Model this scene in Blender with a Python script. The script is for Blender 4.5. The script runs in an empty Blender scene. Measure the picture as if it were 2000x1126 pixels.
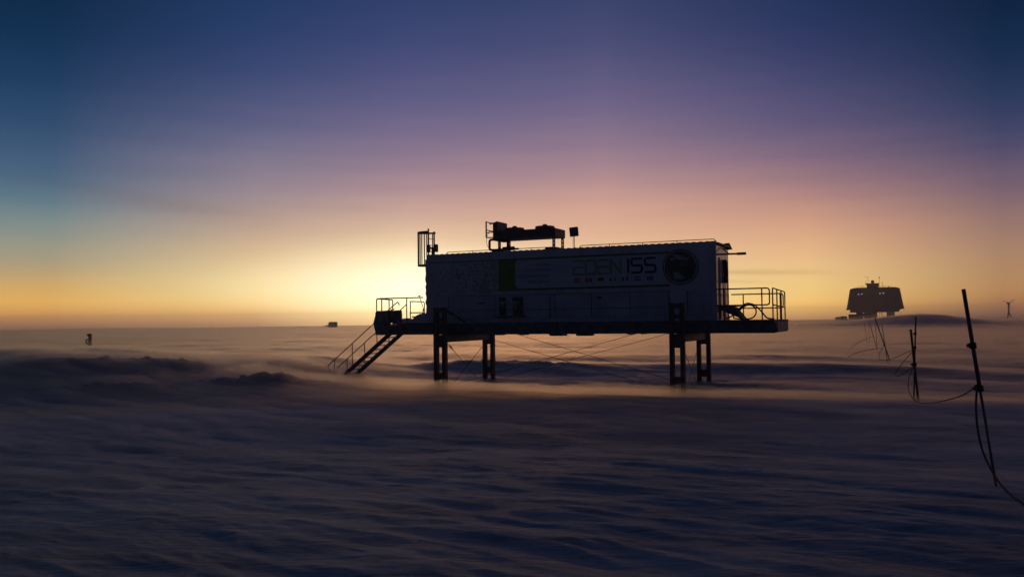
import bpy, bmesh, math, random
import numpy as np
from mathutils import Vector, Matrix

random.seed(7)
sc = bpy.context.scene
COL = sc.collection
R = math.radians

# ------------------------------------------------------------------ helpers
def link(o):
    COL.objects.link(o)
    return o

def tag(o, label=None, cat=None, group=None, kind=None):
    for k, v in (('label', label), ('category', cat), ('group', group), ('kind', kind)):
        if v:
            o[k] = v
    return o

def empty(name, loc, rz=0.0):
    o = bpy.data.objects.new(name, None)
    o.empty_display_size = 0.3
    o.location = loc
    o.rotation_euler = (0, 0, rz)
    return link(o)

class MB:
    """collects boxes, bars, tubes and discs; build() links them as one mesh object"""
    def __init__(self):
        self.v, self.f = [], []

    def add(self, vs, fs):
        b = len(self.v)
        self.v.extend(tuple(p) for p in vs)
        self.f.extend(tuple(b + i for i in f) for f in fs)
        return self

    def box(self, x0, x1, y0, y1, z0, z1):
        vs = [(x, y, z) for z in (z0, z1) for y in (y0, y1) for x in (x0, x1)]
        return self.add(vs, [(0, 2, 3, 1), (4, 5, 7, 6), (0, 1, 5, 4), (2, 6, 7, 3), (0, 4, 6, 2), (1, 3, 7, 5)])

    def hexa(self, vs):
        return self.add(vs, [(0, 2, 3, 1), (4, 5, 7, 6), (0, 1, 5, 4), (2, 6, 7, 3), (0, 4, 6, 2), (1, 3, 7, 5)])

    def bar(self, p, q, w, h, up=(0, 0, 1)):
        """rectangular bar from p to q"""
        p, q = Vector(p), Vector(q)
        d = (q - p).normalized()
        up = Vector(up)
        if abs(d.dot(up)) > .98:
            up = Vector((1, 0, 0))
        a = d.cross(up).normalized() * w / 2
        b = a.cross(d).normalized() * h / 2
        vs = [p - a - b, q - a - b, p + a - b, q + a - b, p - a + b, q - a + b, p + a + b, q + a + b]
        return self.hexa(vs)

    def tube(self, pts, r, n=8, r1=None, closed=False):
        pts = [Vector(p) for p in pts]
        m = len(pts)
        rings = []
        prev = None
        for i, p in enumerate(pts):
            if closed:
                d = (pts[(i + 1) % m] - pts[i - 1]).normalized()
            else:
                d = (pts[min(i + 1, m - 1)] - pts[max(i - 1, 0)]).normalized()
            if prev is None:
                ref = Vector((0, 0, 1)) if abs(d.z) < .9 else Vector((1, 0, 0))
                a = d.cross(ref).normalized()
            else:
                a = (prev - d * prev.dot(d)).normalized()
            prev = a
            b = d.cross(a)
            rr = r if r1 is None else r + (r1 - r) * i / max(1, m - 1)
            rings.append([p + (a * math.cos(2 * math.pi * k / n) + b * math.sin(2 * math.pi * k / n)) * rr for k in range(n)])
        vs = [q for rg in rings for q in rg]
        fs = []
        for i in range(m if closed else m - 1):
            j = (i + 1) % m
            for k in range(n):
                fs.append((i * n + k, i * n + (k + 1) % n, j * n + (k + 1) % n, j * n + k))
        if not closed:
            fs.append(tuple(range(n - 1, -1, -1)))
            fs.append(tuple((m - 1) * n + k for k in range(n)))
        return self.add(vs, fs)

    def lathe(self, c, prof, n=24, axis='z'):
        """prof: list of (radius, height) about a vertical axis at c"""
        vs, fs = [], []
        for rr, h in prof:
            for k in range(n):
                a = 2 * math.pi * k / n
                if axis == 'z':
                    vs.append((c[0] + rr * math.cos(a), c[1] + rr * math.sin(a), c[2] + h))
                else:
                    vs.append((c[0] + rr * math.cos(a), c[1] - h, c[2] + rr * math.sin(a)))
        for i in range(len(prof) - 1):
            for k in range(n):
                fs.append((i * n + k, i * n + (k + 1) % n, (i + 1) * n + (k + 1) % n, (i + 1) * n + k))
        fs.append(tuple(range(n - 1, -1, -1)))
        fs.append(tuple((len(prof) - 1) * n + k for k in range(n)))
        return self.add(vs, fs)

    def plate(self, pts2, y0, y1):
        """polygon (s,z) extruded between y0 and y1"""
        n = len(pts2)
        vs = [(p[0], y0, p[1]) for p in pts2] + [(p[0], y1, p[1]) for p in pts2]
        fs = [tuple(range(n)), tuple(range(2 * n - 1, n - 1, -1))]
        for i in range(n):
            j = (i + 1) % n
            fs.append((i, i + n, j + n, j))
        return self.add(vs, fs)

    def build(self, name, mat, parent=None, bevel=0, smooth=False, loc=None):
        me = bpy.data.meshes.new(name)
        me.from_pydata(self.v, [], self.f)
        bm = bmesh.new()
        bm.from_mesh(me)
        bmesh.ops.recalc_face_normals(bm, faces=bm.faces)
        if bevel:
            bmesh.ops.bevel(bm, geom=list(bm.edges), offset=bevel, segments=2, affect='EDGES', clamp_overlap=True)
        if smooth:
            for f in bm.faces:
                f.smooth = True
        bm.to_mesh(me)
        bm.free()
        me.materials.append(mat)
        o = bpy.data.objects.new(name, me)
        if parent is not None:
            o.parent = parent
        if loc is not None:
            o.location = loc
        return link(o)

def spline(pts, n=8):
    """Catmull-Rom through pts"""
    P = [Vector(p) for p in pts]
    P = [P[0] * 2 - P[1]] + P + [P[-1] * 2 - P[-2]]
    out = []
    for i in range(1, len(P) - 2):
        a, b, c, d = P[i - 1], P[i], P[i + 1], P[i + 2]
        for k in range(n):
            t = k / n
            out.append(0.5 * ((2 * b) + (c - a) * t + (2 * a - 5 * b + 4 * c - d) * t * t + (3 * b - a - 3 * c + d) * t ** 3))
    out.append(P[-2])
    return out

def rounded(pts, r, n=4):
    """polyline with its inner corners rounded"""
    P = [Vector(p) for p in pts]
    out = [P[0]]
    for i in range(1, len(P) - 1):
        a, b, c = P[i - 1], P[i], P[i + 1]
        d0, d1 = (a - b), (c - b)
        rr = min(r, d0.length * .45, d1.length * .45)
        p0, p1 = b + d0.normalized() * rr, b + d1.normalized() * rr
        for k in range(n + 1):
            t = k / n
            out.append(p0 * (1 - t) ** 2 + b * 2 * t * (1 - t) + p1 * t * t)
    out.append(P[-1])
    return out

# ------------------------------------------------------------------ materials
def s2l(c):
    return tuple((x / 255 / 12.92) if x / 255 <= .04045 else ((x / 255 + .055) / 1.055) ** 2.4 for x in c)

def mat(name, col, rough=.6, metal=0.0, col2=None, scale=4.0, bump=0.0, spec=.4, stretch=(1, 1, 1)):
    m = bpy.data.materials.new(name)
    m.use_nodes = True
    nt = m.node_tree
    b = nt.nodes['Principled BSDF']
    b.inputs['Roughness'].default_value = rough
    b.inputs['Metallic'].default_value = metal
    b.inputs['Specular IOR Level'].default_value = spec
    b.inputs['Base Color'].default_value = (*col, 1)
    if col2 or bump:
        tc = nt.nodes.new('ShaderNodeTexCoord')
        mp = nt.nodes.new('ShaderNodeMapping')
        mp.inputs['Scale'].default_value = stretch
        nz = nt.nodes.new('ShaderNodeTexNoise')
        nz.inputs['Scale'].default_value = scale
        nz.inputs['Detail'].default_value = 6
        nz.inputs['Roughness'].default_value = .65
        nt.links.new(tc.outputs['Object'], mp.inputs['Vector'])
        nt.links.new(mp.outputs['Vector'], nz.inputs['Vector'])
        if col2:
            rp = nt.nodes.new('ShaderNodeValToRGB')
            rp.color_ramp.elements[0].position = .38
            rp.color_ramp.elements[1].position = .66
            rp.color_ramp.elements[0].color = (*col, 1)
            rp.color_ramp.elements[1].color = (*col2, 1)
            nt.links.new(nz.outputs['Fac'], rp.inputs['Fac'])
            nt.links.new(rp.outputs['Color'], b.inputs['Base Color'])
        if bump:
            bp = nt.nodes.new('ShaderNodeBump')
            bp.inputs['Strength'].default_value = bump
            bp.inputs['Distance'].default_value = .02
            nt.links.new(nz.outputs['Fac'], bp.inputs['Height'])
            nt.links.new(bp.outputs['Normal'], b.inputs['Normal'])
    return m

M = {}
M['white'] = mat('white_painted_steel', (.70, .70, .72), .13, 0, (.53, .54, .56), 1.6, .015, spec=.5, stretch=(1, 1, .3))
M['panel'] = mat('painted_panel', (.60, .61, .64), .35, 0, (.44, .46, .50), 1.1, .1, stretch=(1, 1, .4))
M['steel'] = mat('weathered_steel', (.16, .155, .15), .6, .4, (.24, .22, .20), 5, .2)
M['frame'] = mat('dark_frame_steel', (.13, .135, .14), .6, .3, (.24, .245, .25), 3, .2)
M['rail'] = mat('galvanised_tube', (.13, .11, .10), .5, .5, (.18, .15, .13), 9)
M['rust'] = mat('brown_primer_steel', (.14, .09, .075), .7, .1, (.20, .13, .10), 6, .2)
M['black'] = mat('black_rubber', (.025, .025, .027), .7, 0, (.04, .04, .042), 12)
M['dark'] = mat('dark_coated_steel', (.09, .09, .095), .55, .2, (.13, .13, .135), 5)
M['green'] = mat('leaf_green_film', (.23, .31, .05), .5, 0, (.18, .24, .04), 3)
M['pale_green'] = mat('pale_green_film', (.46, .52, .36), .5, 0, (.42, .47, .34), 3)
M['grey_green'] = mat('grey_green_film', (.38, .41, .32), .5, 0, (.33, .36, .28), 3)
M['olive'] = mat('dark_green_film', (.09, .15, .035), .5, 0, (.12, .18, .04), 3)
M['banner'] = mat('white_banner_film', (.66, .66, .70), .45, 0, (.58, .58, .63), 2)
M['navy'] = mat('navy_lettering', (.025, .03, .10), .5)
M['grey_letter'] = mat('grey_lettering', (.26, .27, .36), .5)
M['green_letter'] = mat('green_lettering', (.33, .39, .20), .5)
M['red'] = mat('red_film', (.42, .03, .035), .5)
M['blue'] = mat('blue_film', (.03, .07, .32), .5)
M['gold'] = mat('gold_film', (.62, .42, .05), .5)
M['orange'] = mat('orange_film', (.62, .26, .05), .5)
M['flag_green'] = mat('flag_green_film', (.03, .25, .07), .5)
M['ink'] = mat('dark_picture_film', (.05, .055, .06), .45, 0, (.09, .11, .09), 2.5)
M['pale_ink'] = mat('pale_picture_film', (.52, .54, .53), .5, 0, (.30, .32, .30), 6)
M['snowcrust'] = mat('wind_packed_snow', (.62, .64, .68), .7, 0, (.74, .76, .79), 6, .5)
M['tarp'] = mat('snowy_tarpaulin', (.17, .16, .16), .8, 0, (.30, .29, .29), 5, .6)
M['aluminium'] = mat('dull_aluminium', (.13, .14, .155), .45, .4, (.09, .10, .11), 8)
M['bamboo'] = mat('dark_bamboo', (.11, .075, .05), .7, 0, (.17, .12, .08), 20, 0, stretch=(1, 1, .2))
M['rope'] = mat('dark_rope', (.05, .045, .045), .8, 0, (.08, .07, .07), 40)
M['station'] = mat('station_cladding', (.13, .10, .10), .6, 0, (.17, .14, .14), .25, 0)
M['station_dark'] = mat('station_underside', (.10, .085, .08), .6, 0, (.14, .12, .11), .3)
M['glass'] = mat('dark_glass', (.03, .035, .04), .15, 0)

def emit(name, col, s):
    m = bpy.data.materials.new(name)
    m.use_nodes = True
    b = m.node_tree.nodes['Principled BSDF']
    b.inputs['Base Color'].default_value = (.1, .1, .1, 1)
    b.inputs['Emission Color'].default_value = (*col, 1)
    b.inputs['Emission Strength'].default_value = s
    return m
M['lamp'] = emit('lit_window', (.80, .78, .95), .42)

HAZE_D, HAZE_TOP = .0004, 28.0

def volume(name, density, col, g):
    m = bpy.data.materials.new(name)
    m.use_nodes = True
    nt = m.node_tree
    nt.nodes.clear()
    out = nt.nodes.new('ShaderNodeOutputMaterial')
    v = nt.nodes.new('ShaderNodeVolumePrincipled')
    v.inputs['Color'].default_value = (*col, 1)
    v.inputs['Density'].default_value = density
    v.inputs['Anisotropy'].default_value = g
    nt.links.new(v.outputs['Volume'], out.inputs['Volume'])
    return m
M['haze'] = volume('haze_air', HAZE_D, (.95, .94, .93), .75)
M['drift'] = volume('warm_tint_blowing_snow', .50, (.98, .88, .79), .90)  # far snow: warm dusk light put into its colour
M['near_drift'] = volume('cool_tint_blowing_snow', .50, (.90, .915, .985), .55)  # same snow, tinted cool to paint in the bluer foreground light
M['ground_haze'] = volume('warm_tint_ground_haze', .0070, (.98, .83, .66), .88)  # orange of the low glow painted into the haze colour

# snow ground
def snow_material():
    m = bpy.data.materials.new('snow_surface')
    m.use_nodes = True
    nt = m.node_tree
    b = nt.nodes['Principled BSDF']
    b.inputs['Roughness'].default_value = .55
    b.inputs['Specular IOR Level'].default_value = .35
    tc = nt.nodes.new('ShaderNodeTexCoord')
    def noise(scale, stretch, detail, rough, dist):
        q = nt.nodes.new('ShaderNodeMapping')
        q.inputs['Rotation'].default_value = (0, 0, R(36))
        q.inputs['Scale'].default_value = stretch
        nt.links.new(tc.outputs['Object'], q.inputs['Vector'])
        n_ = nt.nodes.new('ShaderNodeTexNoise')
        n_.inputs['Scale'].default_value = scale
        n_.inputs['Detail'].default_value = detail
        n_.inputs['Roughness'].default_value = rough
        n_.inputs['Distortion'].default_value = dist
        nt.links.new(q.outputs['Vector'], n_.inputs['Vector'])
        return n_.outputs['Fac']
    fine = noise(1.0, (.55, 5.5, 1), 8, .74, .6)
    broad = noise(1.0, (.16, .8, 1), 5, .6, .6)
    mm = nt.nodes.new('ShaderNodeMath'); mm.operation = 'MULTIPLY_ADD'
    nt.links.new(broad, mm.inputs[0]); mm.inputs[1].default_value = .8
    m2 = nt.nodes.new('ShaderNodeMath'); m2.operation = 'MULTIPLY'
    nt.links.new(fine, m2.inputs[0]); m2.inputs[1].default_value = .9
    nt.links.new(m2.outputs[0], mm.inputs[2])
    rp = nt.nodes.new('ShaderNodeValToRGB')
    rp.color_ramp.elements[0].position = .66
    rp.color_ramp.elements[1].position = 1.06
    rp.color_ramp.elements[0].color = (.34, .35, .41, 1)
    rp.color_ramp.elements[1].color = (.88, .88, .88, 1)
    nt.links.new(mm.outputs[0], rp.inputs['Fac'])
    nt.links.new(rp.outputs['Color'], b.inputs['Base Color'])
    bp = nt.nodes.new('ShaderNodeBump')
    bp.inputs['Strength'].default_value = .8
    bp.inputs['Distance'].default_value = .10
    nt.links.new(fine, bp.inputs['Height'])
    nt.links.new(bp.outputs['Normal'], b.inputs['Normal'])
    return m
M['snow'] = snow_material()

# ------------------------------------------------------------------ noise and terrain
def perlin(x, y, seed):
    rng = np.random.RandomState(seed)
    perm = rng.permutation(512)
    g = rng.uniform(0, 2 * np.pi, 512)
    gx, gy = np.cos(g), np.sin(g)
    xi, yi = np.floor(x).astype(np.int64), np.floor(y).astype(np.int64)
    xf, yf = x - xi, y - yi
    u = xf * xf * xf * (xf * (xf * 6 - 15) + 10)
    v = yf * yf * yf * (yf * (yf * 6 - 15) + 10)
    def gr(a, b):
        h = perm[(perm[(xi + a) & 511] + yi + b) & 511]
        return gx[h] * (xf - a) + gy[h] * (yf - b)
    n0 = gr(0, 0) * (1 - u) + gr(1, 0) * u
    n1 = gr(0, 1) * (1 - u) + gr(1, 1) * u
    return (n0 * (1 - v) + n1 * v) * 1.5

def fbm(x, y, seed, o=4, gain=.5, lac=2.03):
    a, s, t = 1.0, np.zeros_like(x), 0
    for k in range(o):
        s += a * perlin(x * lac ** k + 17.3 * k, y * lac ** k - 9.1 * k, seed + k)
        t += a
        a *= gain
    return s / t

def sstep(a, b, x):
    t = np.clip((x - a) / (b - a), 0, 1)
    return t * t * (3 - 2 * t)

TH = R(24.4)
CO, SI = math.cos(TH), math.sin(TH)
O = (-3.60, 36.54)                                  # near left corner of the container, on plan
WA = R(-36)
WC, WS = math.cos(WA), math.sin(WA)

def bump2(x, y, cx, cy, rx, ry, ang=0.0):
    c, s = math.cos(ang), math.sin(ang)
    dx, dy = x - cx, y - cy
    a, b = dx * c + dy * s, -dx * s + dy * c
    return np.exp(-((a / rx) ** 2 + (b / ry) ** 2))

def height(x, y):
    x = np.asarray(x, float)
    y = np.asarray(y, float)
    r = np.hypot(x, y)
    s = (x - O[0]) * CO - (y - O[1]) * SI            # along the container
    t = (x - O[0]) * SI + (y - O[1]) * CO            # away behind it
    wa, wb = x * WC + y * WS, -x * WS + y * WC       # along / across the wind
    h = .52 * (1 - sstep(7, 20, r)) + .06
    # low crest in front of the container, scoured trough under it
    cr = -5.2 + .25 * np.sin(s * .35)
    h += .17 * np.exp(-np.where(t < cr, ((t - cr) / 3.0) ** 2, ((t - cr) / 2.2) ** 2)) * sstep(-9, -2, s) * (1 - sstep(15, 30, s))
    h -= .16 * bump2(s, t, 6, .5, 9, 3.0)
    # broad drift on the left with two broken banks in front of it
    yc = 45 + .06 * (x + 25)
    hd = 1.55 - .72 * sstep(-27, -11, x) - .75 * sstep(-12, -5.0, x)
    h += np.maximum(hd, 0) * np.exp(-np.where(y < yc, ((y - yc) / 10.5) ** 2, ((y - yc) / 9) ** 2)) * .93
    rough = .45 + 1.25 * fbm(x * 1.25, y * .9, 51, 5, .66)
    h += .46 * bump2(x, y, -17.2, 38.6, 4.4, 1.0, R(8)) * np.clip(.85 + .5 * rough, .4, 2)
    h += .36 * bump2(x, y, -10.2, 33.6, 3.2, .62, R(10)) * np.clip(.7 + .8 * rough, .2, 2)
    h += .24 * bump2(x, y, -14.8, 32.2, 3.2, .6, R(6)) * np.clip(.7 + .6 * rough, .2, 2)
    h += .30 * bump2(x, y, -22.5, 36.5, 2.0, 1.2, R(5)) * np.clip(.7 + .6 * rough, .2, 2)
    # bank behind the stairs and the legs
    h += .12 * bump2(x, y, -6.6, 35.6, 2.2, .5, R(12)) * np.clip(.4 + 1.2 * rough, 0, 2.2)
    h += .36 * bump2(s, t, -1.5, 9.5, 6.0, 1.6, R(4)) * np.clip(.9 + .5 * rough, .2, 2)
    h += .30 * bump2(s, t, 11, 12, 9, 2.0, R(-3))
    h += .25 * bump2(s, t, 3, 22, 14, 3.0, R(2))
    # far swells: the hill right of the station and the rise on the left
    h += 2.0 * bump2(x, y, 107, 224, 12, 22) + 1.35 * bump2(x, y, 126, 236, 34, 26) + .7 * bump2(x, y, 85, 250, 40, 30)
    h += .0 * sstep(380, 480, y) * sstep(60, 200, x) * (1 - sstep(520, 620, y))
    h += 1.25 * bump2(x, y, 188, 468, 60, 50)
    h -= .55 * sstep(60, 180, r) + 8.0 * sstep(430, 2500, r)
    far = sstep(60, 400, r)
    h += far * .5 * fbm(x / 130, y / 60, 5, 3)
    # sastrugi
    a1 = 1 - .6 * sstep(60, 200, r)
    calm = .38 + .62 * sstep(20, 50, r)
    h += .20 * a1 * calm * fbm(wa / 9.0, wb / 3.4, 11, 3)
    sharp = 1 - np.abs(fbm(wa / 6.0, wb / 1.5, 23, 3)) * 2.2
    h += .075 * a1 * (.25 + .75 * calm) * np.clip(sharp, 0, 1) * (.5 + np.clip(fbm(wa / 14, wb / 6, 29, 2) * 1.6 + .4, 0, 1.2))
    h += .034 * (1 - sstep(30, 70, r)) * fbm(wa / 2.0, wb / .5, 37, 5, .62)
    h += .026 * (1 - sstep(18, 40, r)) * (1 - np.abs(fbm(wa / 2.6, (wb + .3 * fbm(wa / 2, wb / 1.2, 92, 2)) / .8, 91, 3)) * 2.5)
    lump = sstep(.15, .6, bump2(x, y, -15, 36, 9, 5)) * .07
    h += lump * fbm(x * 2.2, y * 1.6, 61, 4, .66)
    crest = bump2(x, y, -17.2, 38.4, 4.8, .8, R(8)) + bump2(x, y, -10.2, 33.6, 3.6, .55, R(10)) + bump2(x, y, -14.8, 32.2, 3.4, .5, R(6)) + .8 * bump2(x, y, -6.6, 35.6, 2.4, .5, R(12)) + .6 * bump2(x, y, -22.5, 36.5, 2.4, .9, R(5))
    h += crest * (.13 * np.clip(fbm(x * 1.9, y * 2.2, 141, 4, .6) * 2.2, 0, 1) ** 1.3 - .04)
    return h

def hz(x, y):
    return float(height(np.array([x]), np.array([y]))[0])

def polar(r0, r1, ratio, fine, half):
    nr = int(math.log(r1 / r0) / math.log(ratio)) + 1
    rr = r0 * (r1 / r0) ** (np.arange(nr) / (nr - 1))
    a = np.arange(-half, half + 1e-6, fine)
    return rr, a

def grid_mesh(name, X, Y, Z, wrap):
    nr, na = X.shape
    co = np.stack([X, Y, Z], -1).reshape(-1, 3)
    i, j = np.meshgrid(np.arange(nr - 1), np.arange(na if wrap else na - 1), indexing='ij')
    jj = (j + 1) % na
    f = np.stack([i * na + j, i * na + jj, (i + 1) * na + jj, (i + 1) * na + j], -1).reshape(-1, 4)
    return co, f

def mesh_np(name, co, f, smooth=True):
    me = bpy.data.meshes.new(name)
    me.vertices.add(len(co))
    me.vertices.foreach_set('co', co.astype(np.float32).ravel())
    me.loops.add(f.size)
    me.loops.foreach_set('vertex_index', f.astype(np.int32).ravel())
    me.polygons.add(len(f))
    me.polygons.foreach_set('loop_start', np.arange(0, f.size, 4, dtype=np.int32))
    me.polygons.foreach_set('use_smooth', np.full(len(f), smooth))
    me.update(calc_edges=True)
    me.validate()
    return me

# the snow, one sheet, finest where the eye looks
rr = np.concatenate([polar(1.2, 6, 1.02, .1, 1)[0][:-1], polar(6, 22, 1.0055, .1, 1)[0][:-1], polar(22, 55, 1.0062, .1, 1)[0][:-1], polar(55, 2500, 1.0145, .1, 1)[0]])
a = np.arange(-42, 42.001, .12)
aa = np.concatenate([a, np.arange(45, 316, 3.0)])
RR, AA = np.meshgrid(rr, np.radians(aa), indexing='ij')
X, Y = RR * np.sin(AA), RR * np.cos(AA)
Z = height(X, Y)
co, f = grid_mesh('snow_ground', X, Y, Z, True)
# close the small hole under the camera
me = mesh_np('snow_ground', np.concatenate([co, [[0, 0, float(Z[0].mean())]]]), f[:, ::-1])
bm = bmesh.new(); bm.from_mesh(me); bm.verts.ensure_lookup_table()
c0 = bm.verts[len(co)]
for j in range(len(aa)):
    bm.faces.new((bm.verts[(j + 1) % len(aa)], bm.verts[j], c0))
bmesh.ops.recalc_face_normals(bm, faces=bm.faces)
bm.to_mesh(me); bm.free()
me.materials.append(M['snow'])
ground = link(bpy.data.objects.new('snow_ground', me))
if ground.data.polygons[0].normal.z < 0:
    ground.data.flip_normals()
tag(ground, kind='structure')

# blowing snow: a closed body of even density whose thickness varies in streaks along the wind
def drift_thickness(x, y):
    r = np.hypot(x, y)
    s = (x - O[0]) * CO - (y - O[1]) * SI
    t = (x - O[0]) * SI + (y - O[1]) * CO
    wa, wb = x * WC + y * WS, -x * WS + y * WC
    wig = wb + 1.2 * fbm(wa / 12, wb / 5, 71, 2)
    st = fbm(wa / 6.5, wig / .62, 73, 5, .64) * 1.8
    big = fbm(wa / 30.0, wb / 7.0, 83, 2) * 1.6
    wig2 = wig + .35 * fbm(wa / 3.5, wb / 1.6, 101, 2)
    thin = fbm(wa / 3.8, wig2 / .30, 79, 4, .62) * 1.7
    fil = np.clip(1 - np.abs(fbm(wa / 7.5, wig2 / .75, 107, 3)) * 5.5, 0, 1) ** 2 * np.clip(.1 + 2.0 * fbm(wa / 9, wb / 3.2, 109, 2), 0, 1)
    stn = fbm(wa / 3.0, (wig + .5 * fbm(wa / 4, wb / 1.5, 113, 2)) / .30, 117, 5, .62) * 1.8
    pat = fbm(wa / 13, wb / 3.2, 119, 3) * 1.7
    filn = np.clip(1 - np.abs(fbm(wa / 5.5, wig2 / .60, 121, 3)) * 7.0, 0, 1) ** 2 * np.clip(.05 + 2.0 * fbm(wa / 6, wb / 2.0, 123, 2), 0, 1)
    near = .045 * np.clip(.50 + stn * .7 + .6 * pat, -.5, 1.5) + .030 * np.clip(thin, -1, 1) + .12 * filn + .03 * fil
    near = near * (.46 + 1.1 * sstep(8, 21, r)) - .012 * (1 - sstep(9, 14, r)) + .055 * sstep(13, 23, r)
    mid = .10 + .17 * np.clip(.40 + .75 * st + .4 * big, -.3, 1.5) + .07 * np.clip(thin, -1, 1) + .08 * fil
    farv = (.24 - .08 * sstep(150, 400, r)) + .24 * st + .16 * big + .08 * np.clip(thin, -1, 1)
    k1, k2 = sstep(20, 34, r), sstep(42, 75, r)
    th = near * (1 - k1) + mid * k1 * (1 - k2) + farv * k2
    th -= .24 * bump2(s, t, 6, 5.0, 11, 7.5)
    th += .30 * bump2(x, y, -11.5, 40.5, 3.8, 1.5, R(-14)) * np.clip(.6 + st, 0, 1.5)
    # plume streaming past the legs of the container
    pl = np.exp(-((t + 4.1 - .10 * (s - 6)) / 1.25) ** 2) * sstep(-12, -4, s) * (1 - sstep(12, 20, s))
    th += pl * (.17 + .10 * st + .10 * np.clip(thin, -1, 1))
    th += .34 * bump2(x, y, -18, 36.5, 12, 6.5) * np.clip(1.0 + .5 * st, .5, 1.6)
    crest = bump2(x, y, -17.2, 38.4, 4.8, .8, R(8)) + bump2(x, y, -10.2, 33.6, 3.6, .55, R(10)) + bump2(x, y, -14.8, 32.2, 3.4, .5, R(6))
    th -= .20 * np.clip(crest, 0, 1)
    return th

def layer(name, m, r0, r1, ratio, fine, half, topz):
    """closed body of even density between the snow and topz(x, y, ground)"""
    rr, a = polar(r0, r1, ratio, fine, half)
    RR, AA = np.meshgrid(rr, np.radians(a), indexing='ij')
    X, Y = RR * np.sin(AA), RR * np.cos(AA)
    ZG = height(X, Y)
    nr, na = X.shape
    top = np.stack([X, Y, topz(X, Y, ZG)], -1).reshape(-1, 3)
    bot = np.stack([X, Y, ZG - .6], -1).reshape(-1, 3)
    i, j = np.meshgrid(np.arange(nr - 1), np.arange(na - 1), indexing='ij')
    ft = np.stack([i * na + j, (i + 1) * na + j, (i + 1) * na + j + 1, i * na + j + 1], -1).reshape(-1, 4)
    N = nr * na
    def side(idx):
        idx = np.asarray(idx)
        return np.stack([idx[:-1], idx[1:], idx[1:] + N, idx[:-1] + N], -1)
    sides = np.concatenate([side(np.arange(na)), side((nr - 1) * na + np.arange(na))[:, ::-1],
                            side(np.arange(nr) * na)[:, ::-1], side(np.arange(nr) * na + na - 1)])
    me = mesh_np(name, np.concatenate([top, bot]), np.concatenate([ft, ft[:, ::-1] + N, sides]))
    bm = bmesh.new(); bm.from_mesh(me)
    bmesh.ops.recalc_face_normals(bm, faces=bm.faces)
    bm.to_mesh(me); bm.free()
    me.materials.append(m)
    return link(bpy.data.objects.new(name, me))
drift_top = lambda x, y, g: g + np.maximum(drift_thickness(x, y), -.25)
near_drift = layer('drifting_snow', M['near_drift'], 4.0, 27, 1.0065, .25, 57, drift_top)
tag(near_drift, 'fine grey wisps of blowing snow crossing the foreground', 'blowing snow', kind='stuff')
drift = layer('drifting_snow', M['drift'], 27.01, 1800, 1.009, .3, 57, drift_top)
tag(drift, 'warm-tinted streaks of wind-blown snow around the legs and over the plain', 'blowing snow', kind='stuff')
def fog_top(x, y, g):
    r, az_ = np.hypot(x, y), np.degrees(np.arctan2(x, y))
    k_ = 1 - sstep(-27, -14, az_)
    return g + (1.25 * sstep(-4, 14, az_) * (1 - sstep(230, 380, r)) + .15 + .85 * k_ + .2 * fbm(x / 60, y / 60, 131, 2)) * sstep(34, 60, r) + .03
fog = layer('snow_haze', M['ground_haze'], 34, 2000, 1.03, 1.0, 60, fog_top)
tag(fog, 'thin snow smoke hanging over the far plain, deepest on the left', 'snow haze', kind='stuff')

hb = MB().box(-2600, 2600, -2600, 2600, -12, HAZE_TOP).build('haze', M['haze'])
tag(hb, 'thin frosty haze over the snow plain', 'haze', kind='stuff')

# ------------------------------------------------------------------ the raised container
def at_local(s, t, z=0.0):
    return (O[0] + s * CO + t * SI, O[1] - s * SI + t * CO, z)

lab = empty('container_laboratory', (O[0], O[1], 0), -TH)
tag(lab, 'long white container laboratory on four tall steel legs with stairs and a printed banner', 'container building')

L, W = 12.19, 2.44
Z0, Z1 = 2.64, 5.52
b = MB().box(0, L, 0, W, Z0, Z1)
body = b.build('container_body', M['white'], lab, bevel=.03)
# roof sheet with ribs, corner castings, edge frame
r_ = MB().box(.02, L - .02, .02, W - .02, Z1, Z1 + .02)
k = 0
while .12 + k * .26 < L - .2:
    x0 = .12 + k * .26
    r_.box(x0, x0 + .13, -.012, W + .012, Z1 - .03, Z1 + .035)
    k += 1
r_.build('roof_sheet', M['white'], lab)
c_ = MB()
for x in (0, 6.0, L - .19):
    for y in (-.015, W - .145):
        for z in (Z0 - .01, Z1 - .10):
            c_.box(x - .005, x + .195, y, y + .16, z, z + .13)
    c_.box(x + .01, x + .17, -.02, .06, Z0 + .12, Z1 - .10)
c_.box(.19, L - .19, -.018, .05, Z0, Z0 + .13)
c_.box(.19, L - .19, -.018, .05, Z1 - .12, Z1 - .045)
c_.build('corner_frame', M['white'], lab)

# flat access panels along the lower half of the wall
for x0, x1 in ((1.05, 3.18), (3.2, 5.6), (5.83, 7.34), (7.36, 8.90), (8.92, 10.40), (11.12, 11.98)):
    p = MB().box(x0, x1, -.03, .02, 3.165, 3.74).box(x0, x1, -.03, .02, 2.80, 3.145)
    p.build('wall_panel', M['panel'], lab, bevel=.006)
MB().box(2.4, 2.75, -.05, -.01, 3.42, 3.47).build('wall_latch', M['dark'], lab)
MB().box(7.6, 7.78, -.06, -.01, 3.52, 3.60).build('wall_latch', M['dark'], lab)

sm_ = MB()
for z in (3.155, 3.752):
    sm_.box(1.03, 10.42, -.036, -.01, z - .007, z + .007)
for x in (1.04, 3.19, 5.61, 5.82, 7.35, 8.91, 10.41, 11.11):
    sm_.box(x - .008, x + .008, -.037, -.011, 2.79, 3.76)
sm_.build('panel_seam', M['dark'], lab)
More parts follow.
